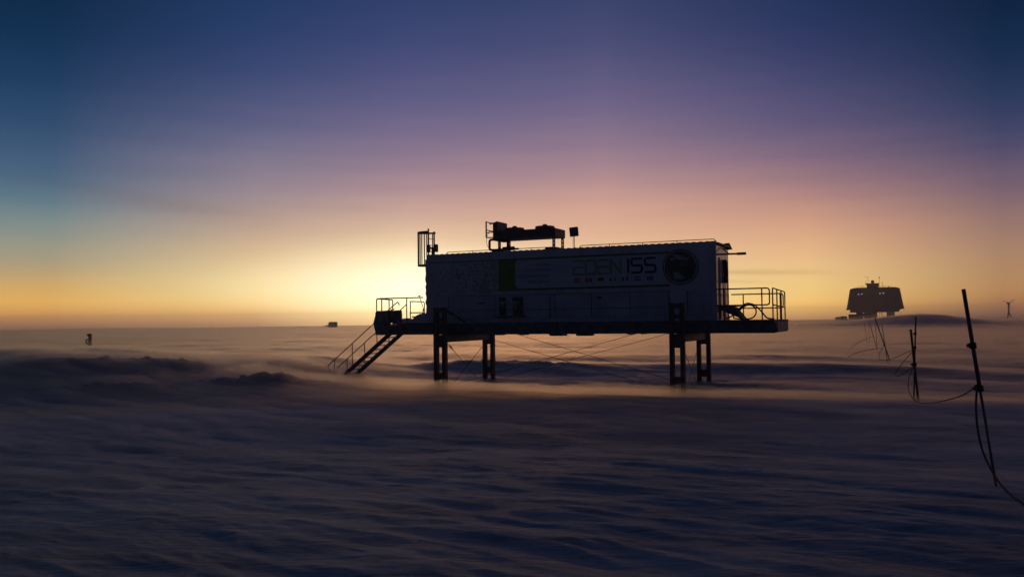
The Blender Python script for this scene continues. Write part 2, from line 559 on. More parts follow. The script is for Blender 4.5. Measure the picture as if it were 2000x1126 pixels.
# louvre units with icicles
v_ = MB()
for x0 in (3.42, 4.02):
    v_.box(x0, x0 + .26, -.10, -.03, 2.92, 3.66)
for k in range(9):
    v_.box(3.44, 3.66, -.13, -.10, 2.96 + k * .075, 2.99 + k * .075)
    v_.box(4.04, 4.26, -.13, -.10, 2.96 + k * .075, 2.99 + k * .075)
v_.box(3.33, 4.55, -.16, -.02, 2.84, 2.90)
v_.box(4.34, 4.44, -.12, -.03, 2.92, 3.66)
v_.build('louvre_vent', M['dark'], lab)
ic = MB()
for k in range(14):
    x = 3.5 + k * .062
    ln = random.uniform(.08, .42)
    ic.tube([(x, -.14, 3.5), (x + random.uniform(-.01, .01), -.145, 3.5 - ln)], .022, 5, .004)
ic.build('icicle_fringe', M['snowcrust'], lab)

# banner
ban = MB().box(3.95, 10.35, -.028, -.019, 4.0, 5.16).build('banner', M['banner'], lab)
g_ = MB()
zt = lambda s: 5.21
zb = lambda s: 3.95
g_.box(3.35, 10.45, -.034, -.022, 5.16, 5.225).box(3.35, 10.45, -.034, -.022, 3.93, 3.995)
g_.box(0.15, 3.3, -.030, -.020, 5.18, 5.21)
g_.build('banner_border', M['olive'], ban)
MB().plate([(3.38, 3.95), (4.28, 3.95)] +
           [(4.28 - .16 * math.sin(a_) , 4.16 - .16 * math.cos(a_)) for a_ in np.linspace(0, math.pi / 2, 6)][1:] +
           [(4.12, 5.0)] +
           [(4.28 - .16 * math.cos(a_), 5.0 + .16 * math.sin(a_)) for a_ in np.linspace(0, math.pi / 2, 6)][1:] +
           [(4.28, 5.19), (3.38, 5.19)], -.040, -.021).build('green_band', M['green'], ban)
rnd = random.Random(3)
nx, nz = 42, 19
pv, pf, pi = [], [], []
for iz in range(nz + 1):
    for ix in range(nx + 1):
        pv.append((.20 + ix * .0735, -.0215, 3.83 + iz * .0708))
for iz in range(nz):
    for ix in range(nx):
        q = iz * (nx + 1) + ix
        pf.append((q, q + 1, q + nx + 2, q + nx + 1))
        fx = ix / nx
        pi.append((1 if rnd.random() < .55 else 2) if rnd.random() < .05 + .6 * fx ** 1.6 else 0)
pxo = MB().add(pv, pf).build('pixel_pattern', M['banner'], ban)
pxo.data.materials.append(M['grey_green']); pxo.data.materials.append(M['pale_green'])
pxo.data.polygons.foreach_set('material_index', pi)
if pxo.data.polygons[0].normal.y > 0:
    pxo.data.flip_normals()

def stroke_letters(name, spec, x0, z0, w, h, gap, th, m, parent, y=-.034):
    mb = MB()
    x = x0
    for ch in spec:
        for poly in ch['p']:
            pts = [(x + p[0] * ch['w'] * w, y, z0 + p[1] * h) for p in poly]
            if ch.get('c', 1):
                pts = [tuple(q) for q in rounded(pts, .10, 5)]
            for p, q in zip(pts, pts[1:]):
                pv, qv = Vector(p), Vector(q)
                d = (qv - pv).normalized() * th * .18
                mb.bar(pv - d, qv + d, th, .008, up=(0, 1, 0))
        x += ch['w'] * w + gap
    return mb.build(name, m, parent)
E_ = {'w': 1, 'p': [[(0, 1), (1, 1)], [(1, .5), (0, .5), (0, 0), (1, 0)]], 'c': 0}
D_ = {'w': 1.05, 'p': [[(0, 0), (0, 1), (1, 1), (1, 0), (0, 0)]]}
N_ = {'w': 1, 'p': [[(0, 0), (0, 1)], [(0, 1), (1, 0)], [(1, 0), (1, 1)]], 'c': 0}
S_ = {'w': 1, 'p': [[(1, 1), (0, 1), (0, .5), (1, .5), (1, 0), (0, 0)]]}
I_ = {'w': .01, 'p': [[(0, 0), (0, 1)]], 'c': 0}
stroke_letters('lettering', [E_, D_, E_, N_], 6.64, 4.49, .40, .53, .10, .075, M['green_letter'], ban)
stroke_letters('lettering', [I_, S_, S_], 8.86, 4.49, .40, .53, .13, .08, M['navy'], ban)

def text(body, size, xr, z, m, parent):
    cu = bpy.data.curves.new('lettering', 'FONT')
    cu.body = body
    cu.size = size
    cu.align_x = 'RIGHT'
    cu.extrude = .004
    cu.offset = .003
    cu.space_character = 1.18
    o = bpy.data.objects.new('lettering', cu)
    link(o)
    dg = bpy.context.evaluated_depsgraph_get()
    me = bpy.data.meshes.new_from_object(o.evaluated_get(dg))
    COL.objects.unlink(o)
    bpy.data.objects.remove(o)
    me.materials.clear()
    me.materials.append(m)
    t = bpy.data.objects.new('lettering', me)
    t.parent = parent
    t.location = (xr, -.034, z)
    t.rotation_euler = (math.pi / 2, 0, 0)
    return link(t)
for word, z in (('PLANT', 4.87), ('CULTIVATION', 4.66), ('TECHNOLOGIES', 4.43), ('FOR SPACE', 4.20)):
    text(word, .165, 5.64, z, M['grey_letter'], ban)

# seven small flags under the large lettering
def stripes(x, z, w, h, cols, vertical):
    n = len(cols)
    for k, c in enumerate(cols):
        if vertical:
            yield c, (x + w * k / n, x + w * (k + 1) / n, z, z + h)
        else:
            yield c, (x, x + w, z + h * (n - 1 - k) / n, z + h * (n - k) / n)
flags = [(6.64, ('red', 'banner', 'red'), 0), (7.13, ('red', 'banner', 'red'), 1), (7.62, ('black', 'red', 'gold'), 0),
         (8.11, ('flag_green', 'banner', 'orange'), 1), (8.60, ('flag_green', 'banner', 'red'), 1),
         (9.09, ('red', 'banner', 'blue'), 0), (9.58, ('blue', 'blue', 'blue'), 0)]
for x, cols, vert in flags:
    me_o = None
    byc = {}
    for c, (xa, xb, za, zb_) in stripes(x, 4.18, .25, .15, cols, vert):
        byc.setdefault(c, []).append((xa, xb, za, zb_))
    mb = MB()
    mats, fidx = [], []
    for c, rects in byc.items():
        mats.append(M[c])
        for q in rects:
            mb.box(q[0], q[1], -.036, -.026, q[2], q[3])
            fidx += [len(mats) - 1] * 6
    if cols == ('blue', 'blue', 'blue'):
        mats.append(M['gold'])
        mb.box(x + .07, x + .105, -.039, -.03, 4.18, 4.33); mb.box(x, x + .25, -.0385, -.03, 4.24, 4.27)
        fidx += [len(mats) - 1] * 12
    if x == 7.13:
        mb.plate([(7.255 + .035 * math.sin(q) * (1 if i % 2 else .45), 4.255 + .05 * math.cos(q) * (1 if i % 2 else .45)) for i, q in enumerate(np.linspace(0, 2 * math.pi, 11)[:-1])], -.039, -.03)
        fidx += [0] * 12
    fo = mb.build('flag', mats[0], ban)
    for m_ in mats[1:]:
        fo.data.materials.append(m_)
    if len(fidx) == len(fo.data.polygons):
        fo.data.polygons.foreach_set('material_index', fidx)

# round emblem
em = MB().lathe((10.87, -.022, 4.64), [(.655, 0), (.655, .016)], 64, 'y').build('emblem', M['banner'], lab)
ring = MB()
ring.tube([(10.87 + .645 * math.cos(q), -.038, 4.64 + .645 * math.sin(q)) for q in np.linspace(0, 2 * math.pi, 65)[:-1]], .024, 6, closed=True)
ring.build('emblem_ring', M['olive'], em)
MB().lathe((10.87, -.036, 4.64), [(.585, 0), (.585, .008)], 64, 'y').build('emblem_disc', M['ink'], em)
bl = MB()
def blob(cx, cz, rx, rz, ang, seed, n=28, y0=-.0535):
    rg = random.Random(seed)
    ph = [rg.uniform(0, 6.28) for _ in range(4)]
    pts = []
    for k in range(n):
        a_ = 2 * math.pi * k / n
        q = 1 + .16 * math.sin(3 * a_ + ph[0]) + .10 * math.sin(5 * a_ + ph[1]) + .06 * math.sin(9 * a_ + ph[2])
        x, z = rx * q * math.cos(a_), rz * q * math.sin(a_)
        pts.append((cx + x * math.cos(ang) - z * math.sin(ang), cz + x * math.sin(ang) + z * math.cos(ang)))
    bl.plate(pts, y0, -.04)
blob(10.78, 4.31, .22, .11, -.45, 1)
blob(10.83, 5.0, .22, .085, -.25, 2)
blob(10.58, 4.94, .10, .05, .2, 3)
blob(11.10, 4.93, .10, .04, .5, 4)
for k in range(5):
    x = 10.98 + k * .045
    bl.bar((x, -.048, 4.98 - k * .02), (x - .09, -.048, 4.70 - k * .012), .012, .006, up=(0, 1, 0))
bl.tube([(10.87 + .50 * math.cos(q), -.048, 4.64 + .50 * math.sin(q)) for q in np.linspace(3.0, 4.9, 14)], .010, 5)
bl.build('emblem_picture', M['pale_ink'], em)

# deck
d = MB()
DS0, DS1, T0, T1 = -2.36, 14.25, -.40, 2.90
for y in (T0, T1 - .12):
    d.box(DS0, DS1, y, y + .12, 2.55, 2.61)
    d.box(DS0, DS1, y, y + .12, 2.17, 2.23)
    yw = y + .05
    d.box(DS0, DS1, yw, yw + .02, 2.23, 2.55)
for x in np.arange(DS0, DS1, 1.384):
    d.box(x, x + .10, T0 + .13, T1 - .13, 2.20, 2.54)
    d.box(x + .03, x + .05, T0 + .004, T0 + .05, 2.235, 2.545)
d.box(DS0, DS0 + .10, T0 + .001, T1 - .001, 2.18, 2.60)
d.box(DS1 - .10, DS1, T0 + .001, T1 - .001, 2.18, 2.60)
d.build('deck_frame', M['frame'], lab)
MB().box(DS0 - .01, DS1 + .01, T0 - .01, T1 + .01, 2.612, 2.64).build('deck_grating', M['frame'], lab)
for x0, x1, z in ((3.0, 3.25, 2.12), (4.1, 4.32, 2.12), (5.42, 6.0, 2.08), (6.56, 7.15, 2.08), (8.65, 8.85, 2.12), (9.2, 9.32, 2.13)):
    MB().hexa([(x0 + .03, .3, z), (x1 - .03, .3, z), (x0 + .03, .9, z), (x1 - .03, .9, z), (x0, .3, 2.2), (x1, .3, 2.2), (x0, .9, 2.2), (x1, .9, 2.2)]).build('underside_bracket', M['frame'], lab)
ap = MB()
rg = random.Random(11)
ap_pts = [(14.27 + rg.uniform(0, .05), -.3 + k * .17, 2.50 + rg.uniform(-.10, .10)) for k in range(19)]
ap.tube(ap_pts, .055, 7)
ap.tube([(p[0], p[1], p[2] - .12) for p in ap_pts], .03, 6)
ap.build('snow_crust', M['snowcrust'], lab, smooth=True)
rim = MB()
pts_ = [(-.02 + rg.uniform(-.02, .02), -.01 + rg.uniform(-.01, .01), 2.75 + k * .13) for k in range(21)]
rim.tube(spline(pts_, 3), .045, 7)
rim.build('rime_edge', M['snowcrust'], lab, smooth=True)

# legs, cross beams
for sx in (1.12, 10.91):
    cb = MB()
    for dx in (-.14, .02):
        cb.box(sx + dx, sx + dx + .12, -.78, 3.48, 1.86, 2.165)
    cb.build('cross_beam', M['steel'], lab)
    for t in (-.9, 3.6):
        lg = MB()
        for x0 in (-.27, .12):
            lg.box(sx + x0, sx + x0 + .15, t - .11, t + .11, -.9, 3.29)
            for k in range(26):
                z = -.1 + k * .13
                lg.box(sx + x0 + (.11 if x0 < 0 else .02), sx + x0 + (.13 if x0 < 0 else .04), t - .125, t - .105, z, z + .025)
        lg.box(sx - .119, sx + .119, t - .09, t + .09, 1.66, 2.16)
        lg.box(sx - .119, sx + .119, t - .09, t + .09, .34, .62)
        lg.box(sx - .119, sx + .119, t - .08, t + .08, 3.08, 3.27)
        lg.box(sx - .119, sx + .119, t - .08, t + .08, 2.72, 2.86)
        lg.box(sx - .30, sx + .30, t - .13, t + .13, 2.16, 2.24) if t > 0 else lg.box(sx - .119, sx + .119, t - .085, t + .085, 2.30, 2.60)
        lg.build('leg', M['rust'], lab)

# bracing
def cable(p, q, r=.011, tb=None):
    p, q = Vector(p), Vector(q)
    mb = MB().tube([p, q], r, 6)
    if tb:
        a_ = p.lerp(q, tb)
        mb.tube([a_, p.lerp(q, tb + .16 / (q - p).length * 1.5)], .03, 6)
    return mb.build('brace_cable', M['dark'], lab)
cable((1.40, -.9, 3.05), (10.66, -.9, .50))
cable((1.40, -.9, .07), (10.66, -.9, 2.52))
cable((1.42, 3.6, 1.83), (10.64, 3.6, -.62))
cable((1.42, 3.6, .02), (10.64, 3.6, 2.40), tb=.01)
cable((1.40, -.85, 1.84), (1.0, 3.5, -.35), tb=.06)
cable((1.40, -.85, -.1), (1.0, 3.5, 1.72), tb=.92)
cable((11.16, -.85, 1.5), (10.7, 3.5, -.1))
cable((11.16, -.85, .0), (10.7, 3.5, 1.55))

# railings
def rail(name, lines, posts, r=.024, mid=None):
    mb = MB()
    for ln in lines:
        mb.tube(rounded(ln, .10), r, 8)
    for p, z0, z1 in posts:
        mb.tube([(p[0], p[1], z0), (p[0], p[1], z1)], r, 8)
    return mb.build(name, M['rail'], lab, smooth=True)
RT, RM = 3.76, 3.17
yn, yf = -.37, 2.87
rail('railing', [[(12.2, yn, RT), (14.10, yn, RT), (14.10, yn, RM), (12.2, yn, RM)]], [((12.52, yn), 2.64, RT), ((13.84, yn), 2.64, RT)])
rail('railing', [[(12.2, yf, RT - .12), (14.17, yf, RT - .12), (14.17, yf, RM - .08), (12.2, yf, RM - .08)]], [((12.66, yf), 2.64, RT - .12), ((14.06, yf), 2.64, RT - .12)])
rail('railing', [[(14.21, yn, 2.5), (14.21, yn, RT), (14.21, 3.05, RT - .06), (14.21, 3.05, 2.42)], [(14.21, yn, RM), (14.21, 3.05, RM - .07)]],
     [((14.21, .75), 2.5, RT - .02), ((14.21, 1.95), 2.45, RT - .04)])
rail('railing', [[(-2.31, yn, 2.64), (-2.31, yn, RT - .03), (.0, yn, RT - .03)]], [((-2.05, yn), 2.64, RT - .03), ((-.80, yn), 2.64, RT - .03)])
rail('railing', [[(-2.31, yn + .02, RT - .035), (-2.31, .92, RT - .06), (-2.31, .92, 2.64)]], [((-2.31, .62), 2.64, RT - .06)])
rail('railing', [[(-2.58, yf, RT - .10), (-1.82, yf, RT - .13), (-1.82, yf, 2.64)], [(-2.58, yf, 3.13), (-1.85, yf, 3.13)], [(-2.5, yf, 2.94), (-1.85, yf, 2.94)]],
     [((-2.58, yf), 2.64, RT - .10), ((-1.72, yf - .3), 2.64, 3.3)])

# stairs: stringers with treads and handrails
st = MB()
slope = .762
sa = lambda t, x: 2.20 + (x + 2.72) * slope
for t in (1.30, 2.30):
    x0, x1 = -2.30, -6.1
    z0, z1 = sa(t, x0), sa(t, x1)
    st.hexa([(x1, t - .03, z1 - .14), (x0, t - .03, z0 - .14), (x1, t + .03, z1 - .14), (x0, t + .03, z0 - .14),
             (x1, t - .03, z1 + .09), (x0, t - .03, z0 + .09), (x1, t + .03, z1 + .09), (x0, t + .03, z0 + .09)])
stairs = st.build('stairs', M['rust'], lab)
for k in range(14):
    x = -2.72 - k * .243
    z = sa(0, x)
    MB().box(x - .10, x + .10, 1.331, 2.269, z - .018, z + .018).build('tread', M['steel'], stairs)
hr = MB()
for t, xe in ((1.30, -6.13), (2.30, -6.45)):
    zt_ = lambda x: .70 + (x + 6.13) * slope
    top = [(xe, t, zt_(xe)), (-2.42, t, zt_(-2.42))]
    if t < 2:
        top += [(-2.30, t, zt_(-2.36) + .03), (-2.22, t, zt_(-2.36) - .02), (-2.22, t, zt_(-2.36) - .12)]
        hr.tube(rounded(top, .1), .024, 8)
    else:
        hr.tube(top, .024, 8)
    for x in (-6.13 + .38, -4.75, -3.40):
        hr.tube([(x, t, sa(t, x) - .1), (x, t, zt_(x))], .022, 8)
    hr.tube([(xe, t, zt_(xe)), (xe + .42, t, sa(t, xe + .42) + .08)], .022, 8)
hr.build('handrail', M['rust'], stairs, smooth=True)

# ladder with its cage on the left end
ld = MB()
for t in (.62, 1.12):
    ld.tube([(-.28, t, 2.66), (-.28, t, 6.74 if t < 1 else 6.66)], .034, 8)
for k in range(13):
    ld.tube([(-.28, .62, 2.95 + k * .28), (-.28, 1.12, 2.95 + k * .28)], .015, 6)
for z in (3.4, 4.4, 5.3):
    for t in (.62, 1.12):
        ld.bar((-.28, t, z), (0, t, z), .04, .04)
ld.build('ladder', M['dark'], lab)
cg = MB()
hoop = lambda z, sc_=1.0: [(-.28 - .64 * sc_ * math.sin(q), .87 - .37 * sc_ * math.cos(q), z) for q in np.linspace(0, math.pi, 15)]
for z in (6.60, 5.16):
    h_ = hoop(z)
    for p, q in zip(h_, h_[1:]):
        cg.bar(p, q, .02, .075)
    cg.bar(h_[0], (-.28, .62, z), .02, .07); cg.bar(h_[-1], (-.28, 1.12, z), .02, .07)
for i_ in (1, 3, 5, 7, 9, 11, 13):
    p = hoop(0)[i_]
    cg.bar((p[0], p[1], 5.14), (p[0], p[1], 6.62), .035, .035)
cg.build('ladder_cage', M['dark'], lab)

# roof edge rails
for x0, x1 in ((.95, 5.75), (6.9, 12.12)):
    mb = MB()
    mb.tube(rounded([(x0 - .05, .05, 5.53), (x0 + .02, .05, 5.625), (x1, .05, 5.625), (x1 + .08, .05, 5.53)], .05), .016, 6)
    for x in np.arange(x0 + 1.2, x1 - .4, 1.32):
        mb.tube([(x, .05, 5.53), (x, .05, 5.625)], .014, 6)
    mb.build('roof_rail', M['rail'], lab)

# right end: door, door bar, canopy lip, lamp arm
door = MB().box(L + .002, L + .035, .55, 1.95, 2.70, 4.98).build('door', M['white'], lab, bevel=.008)
hd = MB().tube([(L + .09, .78, 2.75), (L + .09, .78, 4.9)], .018, 8)
hd.tube([(L + .09, 1.72, 2.75), (L + .09, 1.72, 4.9)], .018, 8)
hd.build('locking_bar', M['rail'], door)
MB().tube(spline([(L + .07, 1.22, 4.92), (L + .10, 1.28, 4.6), (L + .10, 1.36, 4.35), (L + .09, 1.24, 4.15)], 6), .085, 10).tube([(L + .08, 1.25, 4.2), (L + .12, 1.15, 4.1)], .10, 10).build('cable_bundle', M['black'], lab, smooth=True)
MB().box(L - .05, L + .10, .05, 2.40, 5.44, 5.50).hexa([(L - .1, 2.0, 5.38), (L + .12, 2.0, 5.38), (L - .1, 2.5, 5.38), (L + .16, 2.5, 5.40),
    (L - .1, 2.0, 5.60), (L + .06, 2.0, 5.62), (L - .1, 2.5, 5.62), (L + .05, 2.5, 5.66)]).build('roof_lip', M['dark'], lab)
la = MB().bar((L, .15, 5.06), (L + .52, 1.75, 5.17), .07, .07)
la.bar((L + .01, .85, 5.36), (L + .30, 1.05, 5.12), .03, .03)
la.bar((L + .50, 1.70, 5.165), (L + .72, 2.05, 5.19), .09, .10)
la.build('lamp_arm', M['dark'], lab)
MB().tube(spline([(1.3, -1.0, 3.22), (1.5, -.5, 3.0), (1.75, -.42, 2.82), (2.0, -.41, 2.68)], 6), .03, 8).build('wall_cable', M['black'], lab, smooth=True)

# ------------------------------------------------------------------ things on the roof
def roof_thing(name, s, t, label, cat, z=5.56):
    e = empty(name, at_local(s, t, z), -TH)
    return tag(e, label, cat)

# cooling unit, local to (3.3, .25)
cu = roof_thing('cooling_unit', 3.02, .3, 'long low cooling unit with two round fans standing on thin legs on the roof', 'cooling unit')
ZC0, ZC1 = .52, .86
MB().box(0, 2.72, 0, 1.16, ZC0, ZC1).build('casing', M['dark'], cu, bevel=.012)
FY = .56
for fx in (.70, 2.06):
    fn = MB().lathe((fx, FY, ZC1), [(.40, -.005), (.40, .12), (.37, .12), (.37, .02)], 28).build('fan', M['dark'], cu)
    gq = MB()
    gq.lathe((fx, FY, ZC1), [(.10, .02), (.10, .20), (.07, .23)], 16)
    gq.build('fan_hub', M['black'], fn)
    gg = MB()
    for rr_ in (.16, .24, .32, .385):
        gg.tube([(fx + rr_ * math.cos(q), FY + rr_ * math.sin(q), ZC1 + .165 - .10 * (rr_ - .1)) for q in np.linspace(0, 6.2832, 25)[:-1]], .006, 5, closed=True)
    for q in np.linspace(0, math.pi, 7)[:-1]:
        gg.tube([(fx - .39 * math.cos(q), FY - .39 * math.sin(q), ZC1 + .13), (fx, FY, ZC1 + .18), (fx + .39 * math.cos(q), FY + .39 * math.sin(q), ZC1 + .13)], .006, 5)
    gg.build('fan_guard', M['dark'], fn)
for x in (.16, 2.58):
    for y in (.05, 1.03):
        lg = MB()
        lg.box(x, x + .03, y, y + .08, -.035, ZC0).box(x + .07, x + .10, y, y + .08, -.035, ZC0)
        for z in (.0, .17, .33, .49):
            lg.box(x + .03, x + .07, y + .01, y + .07, z - .03, z + .03)
        lg.build('leg', M['dark'], cu)
MB().box(-.05, .55, -.1, 1.4, -.03, .055).build('foot_rail', M['dark'], cu)
MB().box(2.36, 2.86, -.2, 1.4, -.03, .07).build('foot_rail', M['dark'], cu)
pp = MB()
pp.tube(rounded([(.10, .45, .60), (-.42, .45, .55), (-.42, .45, .14), (-.20, .45, .12), (.62, .45, .14)], .08), .05, 10)
pp.tube(rounded([(.25, .8, .55), (.25, .8, .16), (.8, .7, .15)], .08), .04, 10)
pp.tube([(.2, .45, .15), (.72, .45, .155)], .085, 10)
pp.tube(spline([(-.3, .3, .95), (-.46, .3, .70), (-.48, .3, .4), (-.36, .35, .12)], 6), .010, 6)
pp.build('pipe', M['black'], cu, smooth=True)

ca = roof_thing('control_cabinet', 3.02, .2, 'upright control cabinet with an open bar frame at the left end of the cooling unit', 'cabinet', 6.02)
MB().hexa([(0, 0, 0), (.20, 0, 0), (0, 1.0, 0), (.20, 1.0, 0), (0, 0, .74), (.20, 0, .80), (0, 1.0, .76), (.20, 1.0, .80)]).build('cabinet_box', M['dark'], ca, bevel=.008)
fr = MB()
for y in (.02,):
    fr.bar((-.31, y, .14), (-.31, y, .82), .045, .045)
    fr.bar((-.31, y, .80), (0, .3, .70), .035, .035)
    fr.bar((-.31, y, .46), (.0, y + .1, .385), .04, .04)
    fr.bar((-.31, y, .34), (0, y, .36), .035, .035)
    fr.bar((-.31, y, .15), (0, y, .13), .045, .045)
    fr.bar((-.15, y, .70), (.0, y, .735), .03, .06)
fr.build('bar_frame', M['dark'], ca)

an = roof_thing('panel_antenna', 6.33, .9, 'small square flat antenna on a thin pole right of the cooling unit', 'antenna', 5.55)
MB().tube([(0, 0, -.04), (0, 0, .56)], .022, 8).build('pole', M['dark'], an)
pm = MB()
th_ = R(5)
pc = Vector((.02, -.05, .72))
pts = []
for zz in (-.19, .19):
    for yy in (-.03, .03):
        for xx in (-.185, .185):
            pts.append((pc.x + xx * math.cos(th_) - zz * math.sin(th_), pc.y + yy, pc.z + xx * math.sin(th_) * .6 + zz * math.cos(th_)))
pm.hexa(pts)
pm.build('antenna_panel', M['dark'], an, bevel=.012)
MB().tube(spline([(-.05, .02, .5), (-.08, .03, .3), (-.07, .02, .12), (-.03, 0, .02)], 5), .004, 5).build('antenna_cable', M['black'], an)

fl = roof_thing('floodlight_mast', .02, .62, 'short mast with two dark box floodlights beside the ladder cage', 'floodlight', 5.55)
MB().box(-.13, -.02, -.05, .05, -.05, .36).box(-.20, .06, -.02, .02, .30, .38).build('post', M['dark'], fl)
for x in (-.36, .02):
    MB().box(x, x + .11, -.10, .10, .16, .49).build('floodlight', M['dark'], fl, bevel=.01)

# ------------------------------------------------------------------ things on the decks
cr = empty('covered_crate', at_local(-1.8, .1, 2.64), -TH)
tag(cr, 'bulky snow-crusted crate bulging over the corner of the left deck', 'crate')
rg = random.Random(5)
out_ = spline([(p[0] + 1.8, 0, p[1] - 2.64) for p in ((-1.20, 2.68), (-1.19, 2.95), (-1.20, 3.17), (-1.26, 3.215), (-1.5, 3.205), (-1.8, 3.215), (-2.1, 3.195), (-2.28, 3.20), (-2.36, 3.13), (-2.385, 2.98), (-2.42, 2.86),
    (-2.47, 2.72), (-2.46, 2.58), (-2.42, 2.42), (-2.36, 2.30), (-2.24, 2.25), (-2.05, 2.27), (-1.9, 2.29), (-1.84, 2.40), (-1.80, 2.66), (-1.5, 2.67))], 3)
ny = 12
vs_, fs_ = [], []
m_ = len(out_)
cx_, cz_ = -.05, .15
for k_ in range(ny):
    q = k_ / (ny - 1)
    sc_ = 1 - .10 * abs(2 * q - 1) ** 6
    for i_, p in enumerate(out_):
        j_ = rg.uniform(-.008, .008)
        vs_.append((cx_ + (p.x - cx_) * sc_ + j_, -.35 + .42 * q, cz_ + (p.z - cz_) * sc_ + rg.uniform(-.006, .006)))
for k_ in range(ny - 1):
    for i_ in range(m_):
        fs_.append((k_ * m_ + i_, k_ * m_ + (i_ + 1) % m_, (k_ + 1) * m_ + (i_ + 1) % m_, (k_ + 1) * m_ + i_))
fs_.append(tuple(range(m_ - 1, -1, -1)))
fs_.append(tuple((ny - 1) * m_ + i_ for i_ in range(m_)))
co_ = MB().add(vs_, fs_).build('crate_cover', M['tarp'], cr, smooth=True)
co_.location = (0, -.20, 0)
MB().tube(rounded([(.52, -.68, .62), (.30, -.69, .58), (.22, -.69, .3), (.36, -.69, .06), (.62, -.68, -.01), (2.6, -.66, .0)], .16, 6), .022, 8).build('cover_rope', M['black'], cr, smooth=True)

def heap(name, profile, y0, y1, m, loc):
    """snow heap: ridge profile [(x,z)] swelling between y0 and y1"""
    n = 9
    vs, fs = [], []
    for i_, (x, z) in enumerate(profile):
        for k_ in range(n):
            q = k_ / (n - 1)
            vs.append((x + .03 * math.sin(5 * q + i_), y0 + (y1 - y0) * q, z * math.sin(math.pi * q) ** .55 - .01))
    for i_ in range(len(profile) - 1):
        for k_ in range(n - 1):
            fs.append((i_ * n + k_, (i_ + 1) * n + k_, (i_ + 1) * n + k_ + 1, i_ * n + k_ + 1))
    mb = MB().add(vs, fs)
    o = mb.build(name, m, None, smooth=True)
    o.location = loc
    o.rotation_euler = (0, 0, -TH)
    return o
prof = spline([(-2.05, 0, 0), (-1.82, 0, .24), (-1.68, 0, .20), (-1.45, 0, .10), (-1.22, 0, .13), (-1.08, 0, .36), (-.92, 0, .46), (-.75, 0, .42), (-.5, 0, .46), (-.05, 0, .5), (0, 0, 0)], 4)
hp = heap('snow_heap', [(p.x, p.z) for p in prof], .3, 2.2, M['snowcrust'], at_local(0, 0, 2.64))
tag(hp, 'wind-packed snow heaped on the left deck against the container', 'snow heap', kind='stuff')

sh = empty('snow_shovel', at_local(-1.0, 1.5, 2.9), -TH)
tag(sh, 'thin snow shovel with a small grip leaning beside the container on the left deck', 'shovel')
MB().tube([(.06, 0, .02), (-.28, 0, .95)], .014, 6).build('handle', M['bamboo'], sh)
MB().tube([(-.36, 0, .955), (-.21, 0, .975)], .018, 6).build('grip', M['black'], sh)
MB().hexa([(-.02, -.14, -.28), (.20, -.14, -.26), (-.02, .14, -.28), (.20, .14, -.26), (.02, -.13, .04), (.07, -.13, .04), (.02, .13, .04), (.07, .13, .04)]).build('blade', M['aluminium'], sh)

def tubething(name, pts, r, m, label, cat, group=None, n=6):
    """a cable or rope of its own; its origin at its first point"""
    P = [Vector(p) for p in pts]
    o0 = P[0].copy()
    o = MB().tube([p - o0 for p in P], r, n).build(name, m, None, smooth=True)
    o.location = o0
    return tag(o, label, cat, group)
hose = [(12.25, 1.0, 2.665), (12.55, 1.02, 2.80), (12.80, 1.05, 2.99), (13.02, 1.08, 3.16), (13.20, 1.1, 3.20), (13.36, 1.08, 3.10), (13.42, 1.05, 2.94), (13.36, 1.0, 2.77), (13.20, .95, 2.68),
        (12.95, .92, 2.67), (12.62, .95, 2.72), (12.70, .85, 2.90), (12.90, .82, 3.10), (13.10, .8, 3.24), (13.32, .8, 3.22), (13.50, .8, 3.10), (13.68, .8, 2.90), (13.85, .8, 2.70), (14.1, .8, 2.665)]
tubething('cable_hose', spline([at_local(*p) for p in hose], 8), .028, M['black'], 'black hose in an upright loop lying on the right deck', 'hose', n=8)
pk = empty('loading_ramp', at_local(12.6, .6, 2.64), -TH)
tag(pk, 'dark ramp plate sloping from the container door down onto the right deck', 'ramp')
MB().hexa([(-.45, -.35, .42), (.50, -.35, .0), (-.45, .6, .42), (.50, .6, .0), (-.30, -.35, .54), (.12, -.35, .48), (-.30, .6, .54), (.12, .6, .48)]).build('ramp_plate', M['tarp'], pk, bevel=.015)
MB().bar((-.3, -.3, .52), (.36, .9, .50), .05, .035).build('ramp_bar', M['dark'], pk)

# ------------------------------------------------------------------ hand line: poles and ropes
def pole(pb, pt, r, label, m, clamps=(), grp='poles of the hand line', low_r=0):
    """straight pole from the snow at pb to its top pt"""
    pb, pt = Vector(pb), Vector(pt)
    d_ = (pt - pb).normalized()
    g0 = hz(pb.x, pb.y)
    base = pb.copy(); base.z = g0
    low = pb + d_ * ((g0 - .35 - pb.z) / d_.z)
    e = empty('line_pole', base)
    tag(e, label, 'pole', grp)
    if low_r:
        mid_ = pb.lerp(pt, clamps[-1]) - base
        MB().tube([mid_ - d_ * .02, pt - base], r, 10).build('pole_shaft', m, e, smooth=True)
        MB().tube([low - base, mid_ + d_ * .05], low_r, 10).build('pole_shaft', m, e, smooth=True)
    else:
        MB().tube([low - base, (pb.lerp(pt, .5)) - base, pt - base], r, 10).build('pole_shaft', m, e, smooth=True)
    for q in clamps:
        c = pb.lerp(pt, q) - base
        cm = MB().tube([c - d_ * r * 1.5, c + d_ * r * 1.5], r * 1.75, 10)
        cm.box(c.x - r * 2.9, c.x, c.y - r * .8, c.y + r * .8, c.z - r * .9, c.z + r * .9)
        cm.build('clamp', M['black'], e)
    return e
